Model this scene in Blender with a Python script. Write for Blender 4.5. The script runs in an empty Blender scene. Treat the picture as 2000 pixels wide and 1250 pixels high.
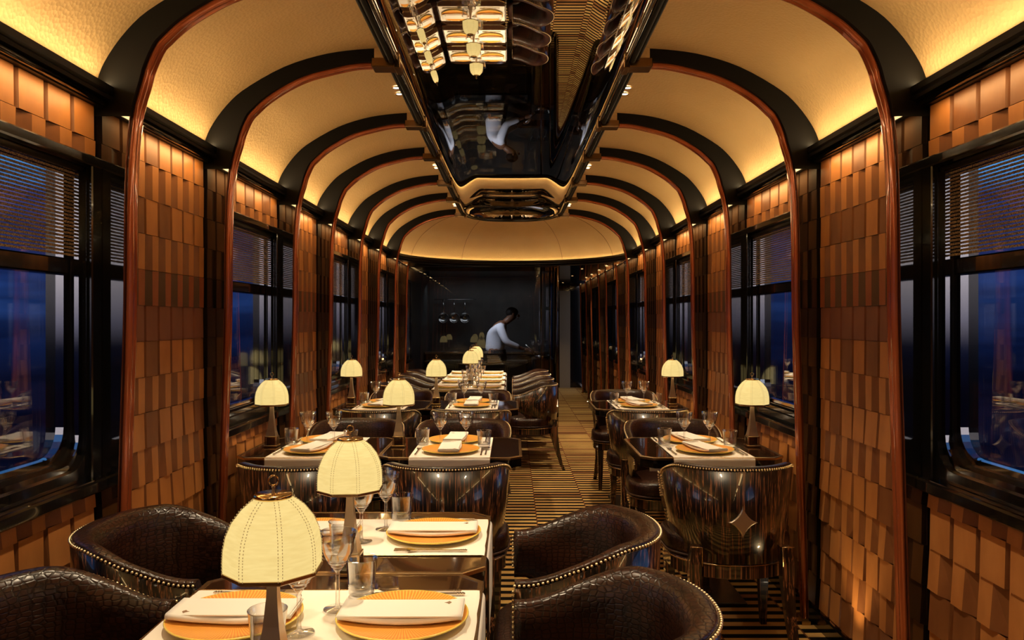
import bpy, bmesh, math, random
from mathutils import Vector, Matrix
random.seed(7)
pi = math.pi
sc = bpy.context.scene
COL = sc.collection

# ------------------------------------------------------------------ camera
cam_d = bpy.data.cameras.new('camera'); cam = bpy.data.objects.new('camera', cam_d); COL.objects.link(cam)
CH = 1.40
cam.location = (0, 0, CH); cam.rotation_euler = (pi/2, 0, 0)
cam_d.sensor_width = 36; cam_d.lens = 27; cam_d.clip_start = 0.05; cam_d.clip_end = 500
sc.camera = cam
# ------------------------------------------------------------------ view
sc.view_settings.view_transform = 'Standard'
try: sc.view_settings.look = 'None'
except Exception: pass
sc.view_settings.exposure = 0.4
sc.view_settings.gamma = 1.0
sc.view_settings.use_curve_mapping = False
# ------------------------------------------------------------------ world: dusk sky
w = bpy.data.worlds.new('dusk'); sc.world = w; w.use_nodes = True
nt = w.node_tree; nt.nodes.clear()
out = nt.nodes.new('ShaderNodeOutputWorld'); bg = nt.nodes.new('ShaderNodeBackground')
tc = nt.nodes.new('ShaderNodeTexCoord'); sx = nt.nodes.new('ShaderNodeSeparateXYZ')
nt.links.new(tc.outputs['Generated'], sx.inputs[0])
rmp = nt.nodes.new('ShaderNodeValToRGB')
mr = nt.nodes.new('ShaderNodeMapRange'); mr.inputs['From Min'].default_value = -0.3; mr.inputs['From Max'].default_value = 0.7
nt.links.new(sx.outputs['Z'], mr.inputs['Value']); nt.links.new(mr.outputs[0], rmp.inputs[0])
cr = rmp.color_ramp
cr.elements[0].position = 0.0; cr.elements[0].color = (0.0015, 0.002, 0.006, 1)
cr.elements[1].position = 1.0; cr.elements[1].color = (0.012, 0.05, 0.16, 1)
for p, c in ((0.24, (0.002, 0.003, 0.012, 1)), (0.28, (0.003, 0.008, 0.035, 1)), (0.32, (0.010, 0.028, 0.10, 1)), (0.44, (0.012, 0.025, 0.12, 1)), (0.475, (0.07, 0.25, 0.50, 1)), (0.75, (0.05, 0.19, 0.42, 1))):
    e = cr.elements.new(p); e.color = c
nz = nt.nodes.new('ShaderNodeTexNoise'); nz.inputs['Scale'].default_value = 5; nz.inputs['Detail'].default_value = 5
mp = nt.nodes.new('ShaderNodeMapping'); mp.inputs['Scale'].default_value = (1, 1, 7)
nt.links.new(tc.outputs['Generated'], mp.inputs[0]); nt.links.new(mp.outputs[0], nz.inputs['Vector'])
cl = nt.nodes.new('ShaderNodeValToRGB'); cl.color_ramp.elements[0].position = 0.42; cl.color_ramp.elements[0].color = (0.45, 0.45, 0.5, 1)
cl.color_ramp.elements[1].position = 0.6; cl.color_ramp.elements[1].color = (1, 1, 1, 1)
nt.links.new(nz.outputs[0], cl.inputs[0])
mx = nt.nodes.new('ShaderNodeMixRGB'); mx.blend_type = 'MULTIPLY'; mx.inputs[0].default_value = 1
nt.links.new(rmp.outputs[0], mx.inputs[1]); nt.links.new(cl.outputs[0], mx.inputs[2])
# afterglow low in the sky behind the train
def wm(op, a, b_=None):
    n = nt.nodes.new('ShaderNodeMath'); n.operation = op; n.use_clamp = True
    for i_, x in enumerate((a, b_)):
        if x is None: continue
        if isinstance(x, (int, float)): n.inputs[i_].default_value = x
        else: nt.links.new(x, n.inputs[i_])
    return n.outputs[0]
gy = wm('MULTIPLY', sx.outputs['Y'], -1.3)
gr = nt.nodes.new('ShaderNodeValToRGB'); nt.links.new(mr.outputs[0], gr.inputs[0])
ge = gr.color_ramp.elements; ge[0].position = 0.27; ge[0].color = (0, 0, 0, 1); ge[1].position = 0.75; ge[1].color = (0.05, 0.07, 0.12, 1)
for p, c in ((0.30, (0.25, 0.21, 0.22, 1)), (0.36, (0.85, 0.70, 0.62, 1)), (0.5, (0.6, 0.5, 0.38, 1))):
    e = ge.new(p); e.color = tuple(1.1*q for q in c[:3])+(1,)
glow = nt.nodes.new('ShaderNodeMixRGB'); glow.blend_type = 'ADD'
nt.links.new(gy, glow.inputs[0]); nt.links.new(mx.outputs[0], glow.inputs[1]); nt.links.new(gr.outputs[0], glow.inputs[2])
nt.links.new(glow.outputs[0], bg.inputs[0]); bg.inputs[1].default_value = 1.5
nt.links.new(bg.outputs[0], out.inputs[0])

COVE_STRENGTH = 13.0
COVE_W = 19.0
SHADE_EMIT = 0.76
LAMP_W = 2.2
SPOT_W = 46.0
UP_W = 9.0
WASH_W = 1.1

# ------------------------------------------------------------------ materials
def newmat(name):
    m = bpy.data.materials.new(name); m.use_nodes = True
    return m, m.node_tree, m.node_tree.nodes['Principled BSDF']
def pmat(name, col, rough=0.5, metal=0.0, coat=0.0, coat_r=0.03, spec=0.5, emit=None, es=0.0):
    m, t, b = newmat(name)
    b.inputs['Base Color'].default_value = (*col, 1); b.inputs['Roughness'].default_value = rough
    b.inputs['Metallic'].default_value = metal; b.inputs['Coat Weight'].default_value = coat
    b.inputs['Coat Roughness'].default_value = coat_r; b.inputs['Specular IOR Level'].default_value = spec
    if emit: b.inputs['Emission Color'].default_value = (*emit, 1); b.inputs['Emission Strength'].default_value = es
    return m
def N(t, k, **kw):
    n = t.nodes.new(k)
    for a, v in kw.items(): n.inputs[a].default_value = v
    return n
def ramp(t, fac, stops, interp='LINEAR'):
    r = t.nodes.new('ShaderNodeValToRGB'); r.color_ramp.interpolation = interp
    els = r.color_ramp.elements
    while len(els) < len(stops): els.new(0.5)
    for e, (p, c) in zip(els, stops): e.position = p; e.color = (*c, 1)
    t.links.new(fac, r.inputs[0]); return r.outputs[0]
def coords(t, kind='Object', scale=(1, 1, 1)):
    c = t.nodes.new('ShaderNodeTexCoord'); m = t.nodes.new('ShaderNodeMapping'); m.inputs['Scale'].default_value = scale
    t.links.new(c.outputs[kind], m.inputs[0]); return m.outputs[0]
def bump(t, b, h, s=0.3, d=0.01):
    n = t.nodes.new('ShaderNodeBump'); n.inputs['Strength'].default_value = s; n.inputs['Distance'].default_value = d
    t.links.new(h, n.inputs['Height']); t.links.new(n.outputs[0], b.inputs['Normal'])

def m_noisecol(name, c1, c2, scale, rough, aniso=(1, 1, 1), coat=0.0, bs=0.0, bd=0.002, metal=0.0, detail=4):
    m, t, b = newmat(name)
    v = coords(t, 'Object', aniso)
    n = N(t, 'ShaderNodeTexNoise', Scale=scale, Detail=detail); t.links.new(v, n.inputs['Vector'])
    t.links.new(ramp(t, n.outputs[0], [(0.3, c1), (0.7, c2)]), b.inputs['Base Color'])
    b.inputs['Roughness'].default_value = rough; b.inputs['Coat Weight'].default_value = coat; b.inputs['Metallic'].default_value = metal
    if bs: bump(t, b, n.outputs[0], bs, bd)
    return m
def m_ceiling():
    m, t, b = newmat('cream leather ceiling')
    v = coords(t, 'Object')
    vo = N(t, 'ShaderNodeTexVoronoi', Scale=75); t.links.new(v, vo.inputs['Vector'])
    n = N(t, 'ShaderNodeTexNoise', Scale=3, Detail=3); t.links.new(v, n.inputs['Vector'])
    t.links.new(ramp(t, n.outputs[0], [(0.3, (0.56, 0.355, 0.15)), (0.7, (0.61, 0.395, 0.175))]), b.inputs['Base Color'])
    b.inputs['Roughness'].default_value = 0.55
    bump(t, b, vo.outputs['Distance'], 0.35, 0.004); return m
def m_ebony():
    m, t, b = newmat('striped ebony veneer')
    v = coords(t, 'Object', (1, 1, 0.003))
    n = N(t, 'ShaderNodeTexNoise', Scale=95, Detail=3, Roughness=0.6); t.links.new(v, n.inputs['Vector'])
    t.links.new(ramp(t, n.outputs[0], [(0.44, (0.004, 0.002, 0.0015)), (0.525, (0.012, 0.005, 0.003)), (0.555, (0.15, 0.052, 0.02)), (0.58, (0.30, 0.115, 0.045)), (0.605, (0.022, 0.009, 0.004)), (0.68, (0.012, 0.005, 0.003)), (0.73, (0.12, 0.042, 0.017))]), b.inputs['Base Color'])
    b.inputs['Roughness'].default_value = 0.3; b.inputs['Coat Weight'].default_value = 1.0; b.inputs['Coat Roughness'].default_value = 0.04; return m
def m_croc():
    m, t, b = newmat('dark crocodile leather')
    v = coords(t, 'Object', (1, 1, 1.5))
    vo = N(t, 'ShaderNodeTexVoronoi', Scale=52, Randomness=0.45); vo.feature = 'DISTANCE_TO_EDGE'; t.links.new(v, vo.inputs['Vector'])
    vf = N(t, 'ShaderNodeTexVoronoi', Scale=52, Randomness=0.45); t.links.new(v, vf.inputs['Vector'])
    h = ramp(t, vo.outputs['Distance'], [(0.0, (0, 0, 0)), (0.16, (1, 1, 1))])
    n = N(t, 'ShaderNodeTexNoise', Scale=9, Detail=3); t.links.new(v, n.inputs['Vector'])
    c = ramp(t, n.outputs[0], [(0.3, (0.018, 0.006, 0.003)), (0.7, (0.048, 0.015, 0.007))])
    mm = t.nodes.new('ShaderNodeMixRGB'); mm.blend_type = 'MULTIPLY'; mm.inputs[0].default_value = 0.8
    t.links.new(c, mm.inputs[1]); t.links.new(h, mm.inputs[2]); t.links.new(mm.outputs[0], b.inputs['Base Color'])
    b.inputs['Roughness'].default_value = 0.3; b.inputs['Specular IOR Level'].default_value = 0.42
    bump(t, b, h, 0.3, 0.002); return m
def m_carpet():
    m, t, b = newmat('striped carpet')
    v = coords(t, 'Object')
    s = t.nodes.new('ShaderNodeSeparateXYZ'); t.links.new(v, s.inputs[0])
    def M(op, a, bb=None):
        n = t.nodes.new('ShaderNodeMath'); n.operation = op
        for i, x in enumerate((a, bb)):
            if x is None: continue
            if isinstance(x, (int, float)): n.inputs[i].default_value = x
            else: t.links.new(x, n.inputs[i])
        return n.outputs[0]
    PX = 0.377
    cx = M('DIVIDE', M('SUBTRACT', s.outputs['X'], 0.17), PX)
    col = M('FLOOR', cx)
    off = M('MULTIPLY', M('FRACT', M('MULTIPLY', col, 0.37)), 1.0)
    yy = M('ADD', M('DIVIDE', s.outputs['Y'], 0.0895), off)
    fy = M('FRACT', yy); idx = M('FLOOR', yy)
    stripe = M('LESS_THAN', fy, 0.52)
    wn = t.nodes.new('ShaderNodeTexWhiteNoise'); wn.noise_dimensions = '2D'
    cb = t.nodes.new('ShaderNodeCombineXYZ'); t.links.new(idx, cb.inputs[0]); t.links.new(col, cb.inputs[1]); t.links.new(cb.outputs[0], wn.inputs['Vector'])
    gold = ramp(t, wn.outputs['Value'], [(0.0, (0.20, 0.075, 0.025)), (0.15, (0.44, 0.23, 0.075)), (0.6, (0.55, 0.33, 0.11)), (1.0, (0.64, 0.40, 0.13))])
    seam = M('LESS_THAN', M('FRACT', cx), 0.02)
    m1 = t.nodes.new('ShaderNodeMixRGB'); m1.inputs[1].default_value = (0.008, 0.005, 0.004, 1)
    t.links.new(stripe, m1.inputs[0]); t.links.new(gold, m1.inputs[2])
    m2 = t.nodes.new('ShaderNodeMixRGB'); m2.inputs[2].default_value = (0.14, 0.05, 0.02, 1)
    t.links.new(seam, m2.inputs[0]); t.links.new(m1.outputs[0], m2.inputs[1])
    t.links.new(m2.outputs[0], b.inputs['Base Color'])
    b.inputs['Roughness'].default_value = 0.95; b.inputs['Specular IOR Level'].default_value = 0.1
    n = N(t, 'ShaderNodeTexNoise', Scale=350, Detail=2); t.links.new(v, n.inputs['Vector']); bump(t, b, n.outputs[0], 0.5, 0.003)
    return m
def m_blind():
    m, t, b = newmat('woven blind')
    v = coords(t, 'Object')
    n = N(t, 'ShaderNodeTexNoise', Scale=70, Detail=2); t.links.new(coords(t, 'Object', (1, 1, 1)), n.inputs['Vector'])
    wv = t.nodes.new('ShaderNodeTexWave'); wv.bands_direction = 'Z'; wv.inputs['Scale'].default_value = 27; wv.inputs['Distortion'].default_value = 1.2
    wv.inputs['Detail'].default_value = 2; wv.inputs['Detail Scale'].default_value = 6
    t.links.new(v, wv.inputs['Vector'])
    th = t.nodes.new('ShaderNodeTexNoise'); th.inputs['Scale'].default_value = 300; t.links.new(v, th.inputs['Vector'])
    c = ramp(t, th.outputs[0], [(0.35, (0.02, 0.012, 0.008)), (0.55, (0.30, 0.19, 0.09)), (0.7, (0.5, 0.36, 0.2))])
    t.links.new(c, b.inputs['Base Color']); b.inputs['Roughness'].default_value = 0.6
    tr = t.nodes.new('ShaderNodeBsdfTransparent'); ms = t.nodes.new('ShaderNodeMixShader')
    f = ramp(t, wv.outputs['Fac'], [(0.28, (0, 0, 0)), (0.36, (1, 1, 1))])
    t.links.new(f, ms.inputs[0]); t.links.new(tr.outputs[0], ms.inputs[1]); t.links.new(b.outputs[0], ms.inputs[2])
    t.links.new(ms.outputs[0], t.nodes['Material Output'].inputs[0]); return m
def m_pane(name, tint=(0.9, 0.93, 1.0), ior=1.5, refl=1.0):
    m, t, b = newmat(name); t.nodes.remove(b)
    tr = t.nodes.new('ShaderNodeBsdfTransparent'); tr.inputs[0].default_value = (*tint, 1)
    gl = t.nodes.new('ShaderNodeBsdfGlossy'); gl.inputs['Roughness'].default_value = 0.0; gl.inputs[0].default_value = (refl, refl, refl, 1)
    lw = t.nodes.new('ShaderNodeLayerWeight'); lw.inputs[0].default_value = 0.5
    pw = t.nodes.new('ShaderNodeMath'); pw.operation = 'POWER'; pw.inputs[1].default_value = 3.6; t.links.new(lw.outputs['Facing'], pw.inputs[0])
    fr = t.nodes.new('ShaderNodeMapRange'); fr.inputs['To Min'].default_value = ((ior-1)/(ior+1))**2*1.5; fr.inputs['To Max'].default_value = 0.95; t.links.new(pw.outputs[0], fr.inputs[0])
    ms = t.nodes.new('ShaderNodeMixShader'); t.links.new(fr.outputs[0], ms.inputs[0]); t.links.new(tr.outputs[0], ms.inputs[1]); t.links.new(gl.outputs[0], ms.inputs[2])
    t.links.new(ms.outputs[0], t.nodes['Material Output'].inputs[0]); return m
def m_glassware():
    m, t, b = newmat('clear glassware'); t.nodes.remove(b)
    tr = t.nodes.new('ShaderNodeBsdfTransparent'); tr.inputs[0].default_value = (0.97, 0.97, 0.97, 1)
    gl = t.nodes.new('ShaderNodeBsdfGlossy'); gl.inputs['Roughness'].default_value = 0.03
    lw = t.nodes.new('ShaderNodeLayerWeight'); lw.inputs[0].default_value = 0.48
    ms = t.nodes.new('ShaderNodeMixShader'); t.links.new(lw.outputs['Facing'], ms.inputs[0]); t.links.new(tr.outputs[0], ms.inputs[1]); t.links.new(gl.outputs[0], ms.inputs[2])
    t.links.new(ms.outputs[0], t.nodes['Material Output'].inputs[0]); return m
def m_plate():
    m, t, b = newmat('sunburst charger')
    v = coords(t, 'Object'); s = t.nodes.new('ShaderNodeSeparateXYZ'); t.links.new(v, s.inputs[0])
    a = t.nodes.new('ShaderNodeMath'); a.operation = 'ARCTAN2'; t.links.new(s.outputs['Y'], a.inputs[0]); t.links.new(s.outputs['X'], a.inputs[1])
    k = t.nodes.new('ShaderNodeMath'); k.operation = 'MULTIPLY'; k.inputs[1].default_value = 110; t.links.new(a.outputs[0], k.inputs[0])
    q = t.nodes.new('ShaderNodeMath'); q.operation = 'SINE'; t.links.new(k.outputs[0], q.inputs[0])
    c = ramp(t, q.outputs[0], [(0.0, (0.78, 0.27, 0.035)), (0.35, (0.78, 0.27, 0.035)), (0.6, (0.85, 0.50, 0.10))])
    t.links.new(c, b.inputs['Base Color']); b.inputs['Roughness'].default_value = 0.3; b.inputs['Coat Weight'].default_value = 0.3; return m
def m_shade():
    m, t, b = newmat('lamp shade parchment')
    v = coords(t, 'Object', (0.15, 0.15, 1)); n = N(t, 'ShaderNodeTexNoise', Scale=220, Detail=2); t.links.new(v, n.inputs['Vector'])
    c = ramp(t, n.outputs[0], [(0.3, (0.83, 0.61, 0.215)), (0.7, (0.91, 0.69, 0.26))])
    b.inputs['Base Color'].default_value = (0.16, 0.13, 0.06, 1); b.inputs['Roughness'].default_value = 0.7
    t.links.new(c, b.inputs['Emission Color']); b.inputs['Emission Strength'].default_value = SHADE_EMIT
    bump(t, b, n.outputs[0], 0.2, 0.001); return m
def m_fabric(name, col, scale=900, bs=0.15):
    m, t, b = newmat(name)
    b.inputs['Base Color'].default_value = (*col, 1); b.inputs['Roughness'].default_value = 0.85; b.inputs['Specular IOR Level'].default_value = 0.2
    n = N(t, 'ShaderNodeTexNoise', Scale=scale, Detail=2); t.links.new(coords(t, 'Object'), n.inputs['Vector']); bump(t, b, n.outputs[0], bs, 0.001)
    return m

M = {}
M['ceiling'] = m_ceiling()
M['seam'] = pmat('ceiling seam', (0.20, 0.10, 0.035), 0.6)
M['black'] = pmat('black lacquer', (0.004, 0.004, 0.004), 0.12, coat=0.5)
M['web'] = pmat('mirror black rib lacquer', (0.004, 0.004, 0.004), 0.06, coat=1.0, coat_r=0.02, spec=1.0); M['web'].node_tree.nodes['Principled BSDF'].inputs['Coat IOR'].default_value = 1.8
M['matt'] = pmat('matt black rib', (0.006, 0.005, 0.004), 0.6, spec=0.15)
M['wmetal'] = pmat('dark polished window metal', (0.34, 0.34, 0.35), 0.06, 1.0)
M['blackm'] = pmat('black satin lacquer', (0.007, 0.006, 0.005), 0.35)
M['copper'] = m_noisecol('copper toned lacquered wood', (0.30, 0.06, 0.021), (0.50, 0.125, 0.042), 9, 0.15, (1, 1, 0.15), 0.8, metal=0.35)
M['mirror'] = pmat('dark polished mirror', (0.85, 0.81, 0.76), 0.0, 1.0)
def m_mirror():
    m, t, b = newmat('polished black lacquer mirror'); t.nodes.remove(b)
    gl = t.nodes.new('ShaderNodeBsdfGlossy'); gl.inputs['Roughness'].default_value = 0.008; gl.inputs[0].default_value = (0.80, 0.77, 0.73, 1)
    t.links.new(gl.outputs[0], t.nodes['Material Output'].inputs[0]); return m
M['mirror'] = m_mirror()
M['bronze'] = pmat('aged bronze', (0.50, 0.34, 0.18), 0.25, 1.0); M['dbronze'] = pmat('dark bronze bracket', (0.26, 0.16, 0.08), 0.25, 1.0); M['stemm'] = pmat('satin bronze stem', (0.68, 0.54, 0.38), 0.32, 1.0)
M['brass'] = pmat('polished brass', (0.75, 0.52, 0.24), 0.15, 1.0); M['nail'] = pmat('brass nail heads', (0.95, 0.75, 0.45), 0.38, 1.0)
M['nickel'] = pmat('warm nickel', (0.62, 0.52, 0.40), 0.2, 1.0)
M['chrome'] = pmat('steel', (0.7, 0.7, 0.7), 0.2, 1.0)
M['star'] = pmat('brushed nickel star', (0.55, 0.47, 0.38), 0.4, 1.0)
M['ebony'] = m_ebony(); M['croc'] = m_croc(); M['carpet'] = m_carpet(); M['blind'] = m_blind()
M['leather'] = m_noisecol('smooth dark leather', (0.03, 0.012, 0.007), (0.05, 0.018, 0.01), 30, 0.35)
T_ = lambda n, a, b: m_noisecol(n, a, b, 14, 0.42, (1, 1, 0.5), 0.0, 0.15, 0.002, detail=6)
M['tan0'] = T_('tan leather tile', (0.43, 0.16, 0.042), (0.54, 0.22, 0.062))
M['tan1'] = T_('deep tan and shaded leather tile', (0.19, 0.065, 0.02), (0.27, 0.10, 0.032))  # darker tile tone, also colours in shade on folded facets, sides and gaps
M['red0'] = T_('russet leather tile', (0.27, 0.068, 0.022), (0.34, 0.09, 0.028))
M['red1'] = T_('shaded chocolate leather tile', (0.07, 0.032, 0.014), (0.11, 0.048, 0.02))  # dark colour standing in for shade on the russet row's folded facets
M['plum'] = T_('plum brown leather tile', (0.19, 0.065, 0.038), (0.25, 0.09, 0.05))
M['window'] = m_pane('window glass', (0.92, 0.95, 1.0), 1.6)
M['kglass'] = m_pane('smoked kitchen glass', (0.62, 0.62, 0.62), 1.5)
M['glass'] = m_glassware()
M['tabletop'] = pmat('dark bronze table glass', (0.035, 0.014, 0.006), 0.08, 0.0, coat=1.0)
M['runner'] = m_fabric('white linen', (0.82, 0.76, 0.68)); M['napkin'] = m_fabric('ivory linen', (0.80, 0.76, 0.70))
M['plate'] = m_plate(); M['rim'] = pmat('yellow rim', (0.85, 0.62, 0.12), 0.25)
M['shade'] = m_shade(); M['stitch'] = pmat('shade stitching', (0.30, 0.22, 0.10), 0.7, emit=(0.55, 0.38, 0.15), es=0.35)
M['cove'] = pmat('cove light strip', (1, 0.8, 0.4), 0.5, emit=(1.0, 0.74, 0.36), es=COVE_STRENGTH)
M['spotlens'] = pmat('downlight lens', (1, 1, 1), 0.5, emit=(1.0, 0.86, 0.62), es=9.0)
M['door'] = pmat('taupe door', (0.20, 0.14, 0.08), 0.5)
M['kwall'] = m_noisecol('grey kitchen wall', (0.10, 0.10, 0.10), (0.14, 0.14, 0.135), 4, 0.5)
M['skin'] = pmat('skin', (0.16, 0.07, 0.035), 0.5); M['hair'] = pmat('hair', (0.008, 0.006, 0.005), 0.6)
M['shirt'] = m_fabric('pale shirt', (0.55, 0.56, 0.62), 300); M['apron'] = m_fabric('black apron', (0.02, 0.02, 0.022), 300)
M['dot'] = pmat('napkin star print', (0.25, 0.14, 0.07), 0.6)

# ------------------------------------------------------------------ mesh helpers
class MB:
    def __init__(s): s.v = []; s.f = []; s.mi = []; s.sm = []; s.mats = []
    def m(s, mat):
        if mat not in s.mats: s.mats.append(mat)
        return s.mats.index(mat)
    def add(s, vs, fs, mat, smooth=False, M_=None):
        k = len(s.v)
        s.v += [tuple(M_ @ Vector(p)) if M_ else tuple(p) for p in vs]
        i = s.m(mat)
        for f in fs: s.f.append([k + a for a in f]); s.mi.append(i); s.sm.append(smooth)
    def box(s, a, b, mat, M_=None, bev=0.0):
        (x0, y0, z0), (x1, y1, z1) = a, b
        x0, x1 = sorted((x0, x1)); y0, y1 = sorted((y0, y1)); z0, z1 = sorted((z0, z1))
        if bev <= 0:
            vs = [(x, y, z) for z in (z0, z1) for x, y in ((x0, y0), (x1, y0), (x1, y1), (x0, y1))]
            s.add(vs, [(0, 3, 2, 1), (4, 5, 6, 7), (0, 1, 5, 4), (1, 2, 6, 5), (2, 3, 7, 6), (3, 0, 4, 7)], mat, False, M_); return
        pr = lambda e: [(x0+bev-e*0, y0, 0), (x1-bev, y0, 0), (x1, y0+bev, 0), (x1, y1-bev, 0), (x1-bev, y1, 0), (x0+bev, y1, 0), (x0, y1-bev, 0), (x0, y0+bev, 0)]
        ring = [(p[0], p[1]) for p in pr(0)]
        cx, cy = (x0+x1)/2, (y0+y1)/2
        def inset(r, d): return [(x+(d if x < cx else -d), y+(d if y < cy else -d)) for x, y in r]
        rs = [(inset(ring, bev), z0), (ring, z0+bev), (ring, z1-bev), (inset(ring, bev), z1)]
        s.rings([[(x, y, z) for x, y in r] for r, z in rs], mat, False, M_, True, True)
    def rings(s, rs, mat, smooth=True, M_=None, cap0=True, cap1=True, closed=True):
        n = len(rs[0]); vs = [p for r in rs for p in r]; fs = []
        for i in range(len(rs)-1):
            for j in range(n if closed else n-1):
                a = i*n+j; b = i*n+(j+1) % n
                fs.append((a, b, b+n, a+n))
        s.add(vs, fs, mat, smooth, M_)
        if cap0: s.add(rs[0], [tuple(range(n))[::-1]], mat, False, M_)
        if cap1: s.add(rs[-1], [tuple(range(n))], mat, False, M_)
    def lathe(s, prof, mat, n=24, M_=None, smooth=True, cap0=False, cap1=False, ph=0):
        s.rings([[(r*math.cos(ph+2*pi*k/n), r*math.sin(ph+2*pi*k/n), z) for k in range(n)] for r, z in prof], mat, smooth, M_, cap0, cap1)
    def tube(s, pts, r, mat, n=8, closed=False, cap=True, smooth=True):
        pts = [Vector(p) for p in pts]; L = len(pts); rs = []
        up = Vector((0, 0, 1)); prev = None
        for i, p in enumerate(pts):
            if closed: d = pts[(i+1) % L]-pts[i-1]
            else: d = pts[min(i+1, L-1)]-pts[max(i-1, 0)]
            d.normalize()
            if prev is None:
                ref = up if abs(d.z) < 0.95 else Vector((0, 1, 0))
                a = d.cross(ref).normalized()
            else:
                a = (prev - d*prev.dot(d)).normalized()
            b = d.cross(a); prev = a
            rr = r[i] if isinstance(r, (list, tuple)) else r
            rs.append([tuple(p+a*rr*math.cos(2*pi*k/n)+b*rr*math.sin(2*pi*k/n)) for k in range(n)])
        if closed: rs.append(rs[0])
        s.rings(rs, mat, smooth, None, cap and not closed, cap and not closed)
    def prism(s, poly, z0, z1, mat, M_=None, smooth=False):
        s.rings([[(x, y, z0) for x, y in poly], [(x, y, z1) for x, y in poly]], mat, smooth, M_)
    def sphere(s, c, r, mat, n=8, m=6, sc_=(1, 1, 1)):
        prof = []
        rs = []
        for i in range(m+1):
            a = -pi/2+pi*i/m
            rs.append([(c[0]+sc_[0]*r*math.cos(a)*math.cos(2*pi*k/n), c[1]+sc_[1]*r*math.cos(a)*math.sin(2*pi*k/n), c[2]+sc_[2]*r*math.sin(a)) for k in range(n)])
        s.rings(rs, mat, True, None, False, False)
    def grid(s, P, mat, smooth=True):
        n = len(P[0]); s.add([p for r in P for p in r], [(i*n+j, i*n+j+1, (i+1)*n+j+1, (i+1)*n+j) for i in range(len(P)-1) for j in range(n-1)], mat, smooth)
    def build(s, name, parent=None, **kw):
        me = bpy.data.meshes.new(name); me.from_pydata(s.v, [], s.f)
        for m_ in s.mats: me.materials.append(m_)
        me.polygons.foreach_set('material_index', s.mi); me.polygons.foreach_set('use_smooth', s.sm)
        bm = bmesh.new(); bm.from_mesh(me); bmesh.ops.remove_doubles(bm, verts=bm.verts, dist=1e-6)
        bmesh.ops.recalc_face_normals(bm, faces=bm.faces); bm.to_mesh(me); bm.free(); me.update()
        o = bpy.data.objects.new(name, me); COL.objects.link(o)
        if parent: o.parent = parent
        for k, v in kw.items(): o[k] = v
        return o
def empty(name, loc=(0, 0, 0), rz=0.0, **kw):
    o = bpy.data.objects.new(name, None); COL.objects.link(o); o.location = loc; o.rotation_euler = (0, 0, rz); o.empty_display_size = 0.1
    for k, v in kw.items(): o[k] = v
    return o
PROTO = {}
def copy_tree(o, parent=None):
    c = o.copy(); COL.objects.link(c)
    if parent: c.parent = parent
    for ch in [x for x in KIDS.get(o.name, [])]:
        d = copy_tree(ch, c); KIDS.setdefault(c.name, []).append(d)
    return c
KIDS = {}
def place(key, maker, loc, rz, label, category, group=None, scale=None):
    """first use builds the thing, later uses copy it and each of its parts"""
    if key not in PROTO:
        before = set(bpy.data.objects)
        root = maker()
        for o in bpy.data.objects:
            if o not in before and o.parent: KIDS.setdefault(o.parent.name, []).append(o)
        PROTO[key] = root; r = root
    else:
        r = copy_tree(PROTO[key])
    r.location = loc; r.rotation_euler = (0, 0, rz)
    if scale: r.scale = scale
    r['label'] = label; r['category'] = category
    if group: r['group'] = group
    return r
def interp(pts, n):
    """Catmull-Rom through pts, n samples"""
    pts = [Vector(p) for p in pts]; L = len(pts)-1; o = []
    for i in range(n):
        t = i/(n-1)*L; k = min(int(t), L-1); f = t-k
        p0 = pts[max(k-1, 0)]; p1 = pts[k]; p2 = pts[k+1]; p3 = pts[min(k+2, L)]
        o.append(0.5*((2*p1)+(-p0+p2)*f+(2*p0-5*p1+4*p2-p3)*f*f+(-p0+3*p1-3*p2+p3)*f**3))
    return o
def light(name, kind, loc, energy, col, parent=None, size=0.02, rot=(0, 0, 0), spot=None, blend=0.5):
    d = bpy.data.lights.new(name, kind); d.energy = energy; d.color = col
    if kind in ('POINT', 'SPOT'): d.shadow_soft_size = size
    if kind == 'AREA': d.shape = 'RECTANGLE'; d.size = size[0]; d.size_y = size[1]
    if spot: d.spot_size = spot; d.spot_blend = blend
    o = bpy.data.objects.new(name, d); COL.objects.link(o); o.location = loc; o.rotation_euler = rot
    if parent: o.parent = parent
    return o

# ------------------------------------------------------------------ car body: bays
ribsY = [-2.41, -1.31, -0.40, 0.70, 1.60, 2.695, 3.606, 4.70, 5.62, 6.67, 7.59, 8.69, 9.61, 10.70, 11.61, 12.71, 13.62, 14.71]
# window bay lies before ribs of odd position (…-2.41>-1.31 window, -1.31>-0.40 panel, …)
def isw(i): return i % 2 == 0      # bay between rib i and i+1
YEND = 15.9; Y0 = -2.41
WX = 1.405
INN = [(.60, 2.585), (.72, 2.58), (.86, 2.55), (.966, 2.518), (1.06, 2.47), (1.135, 2.42), (1.19, 2.37), (1.219, 2.338), (1.25, 2.27), (1.265, 2.217), (1.298, 2.085), (1.315, 1.845), (1.32, 1.4), (1.335, .9), (1.36, .02)]
OUTR = [(.60, 2.655), (.75, 2.65), (.92, 2.622), (1.05, 2.575), (1.16, 2.525), (1.25, 2.46), (1.32, 2.395), (1.36, 2.35), (1.40, 2.28), (1.43, 2.20), (1.43, 2.085), (1.43, 1.845), (1.43, 1.4), (1.43, .9), (1.43, .02)]
VAULT = [(.53, 2.648), (.72, 2.637), (.88, 2.612), (1.05, 2.556), (1.22, 2.46), (1.304, 2.386), (1.372, 2.294), (1.406, 2.217), (1.425, 2.12)]

# floor
b = MB(); b.box((-1.45, -2.6, -0.05), (1.45, 16.2, 0), M['carpet']); b.build('floor', kind='structure')
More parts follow.
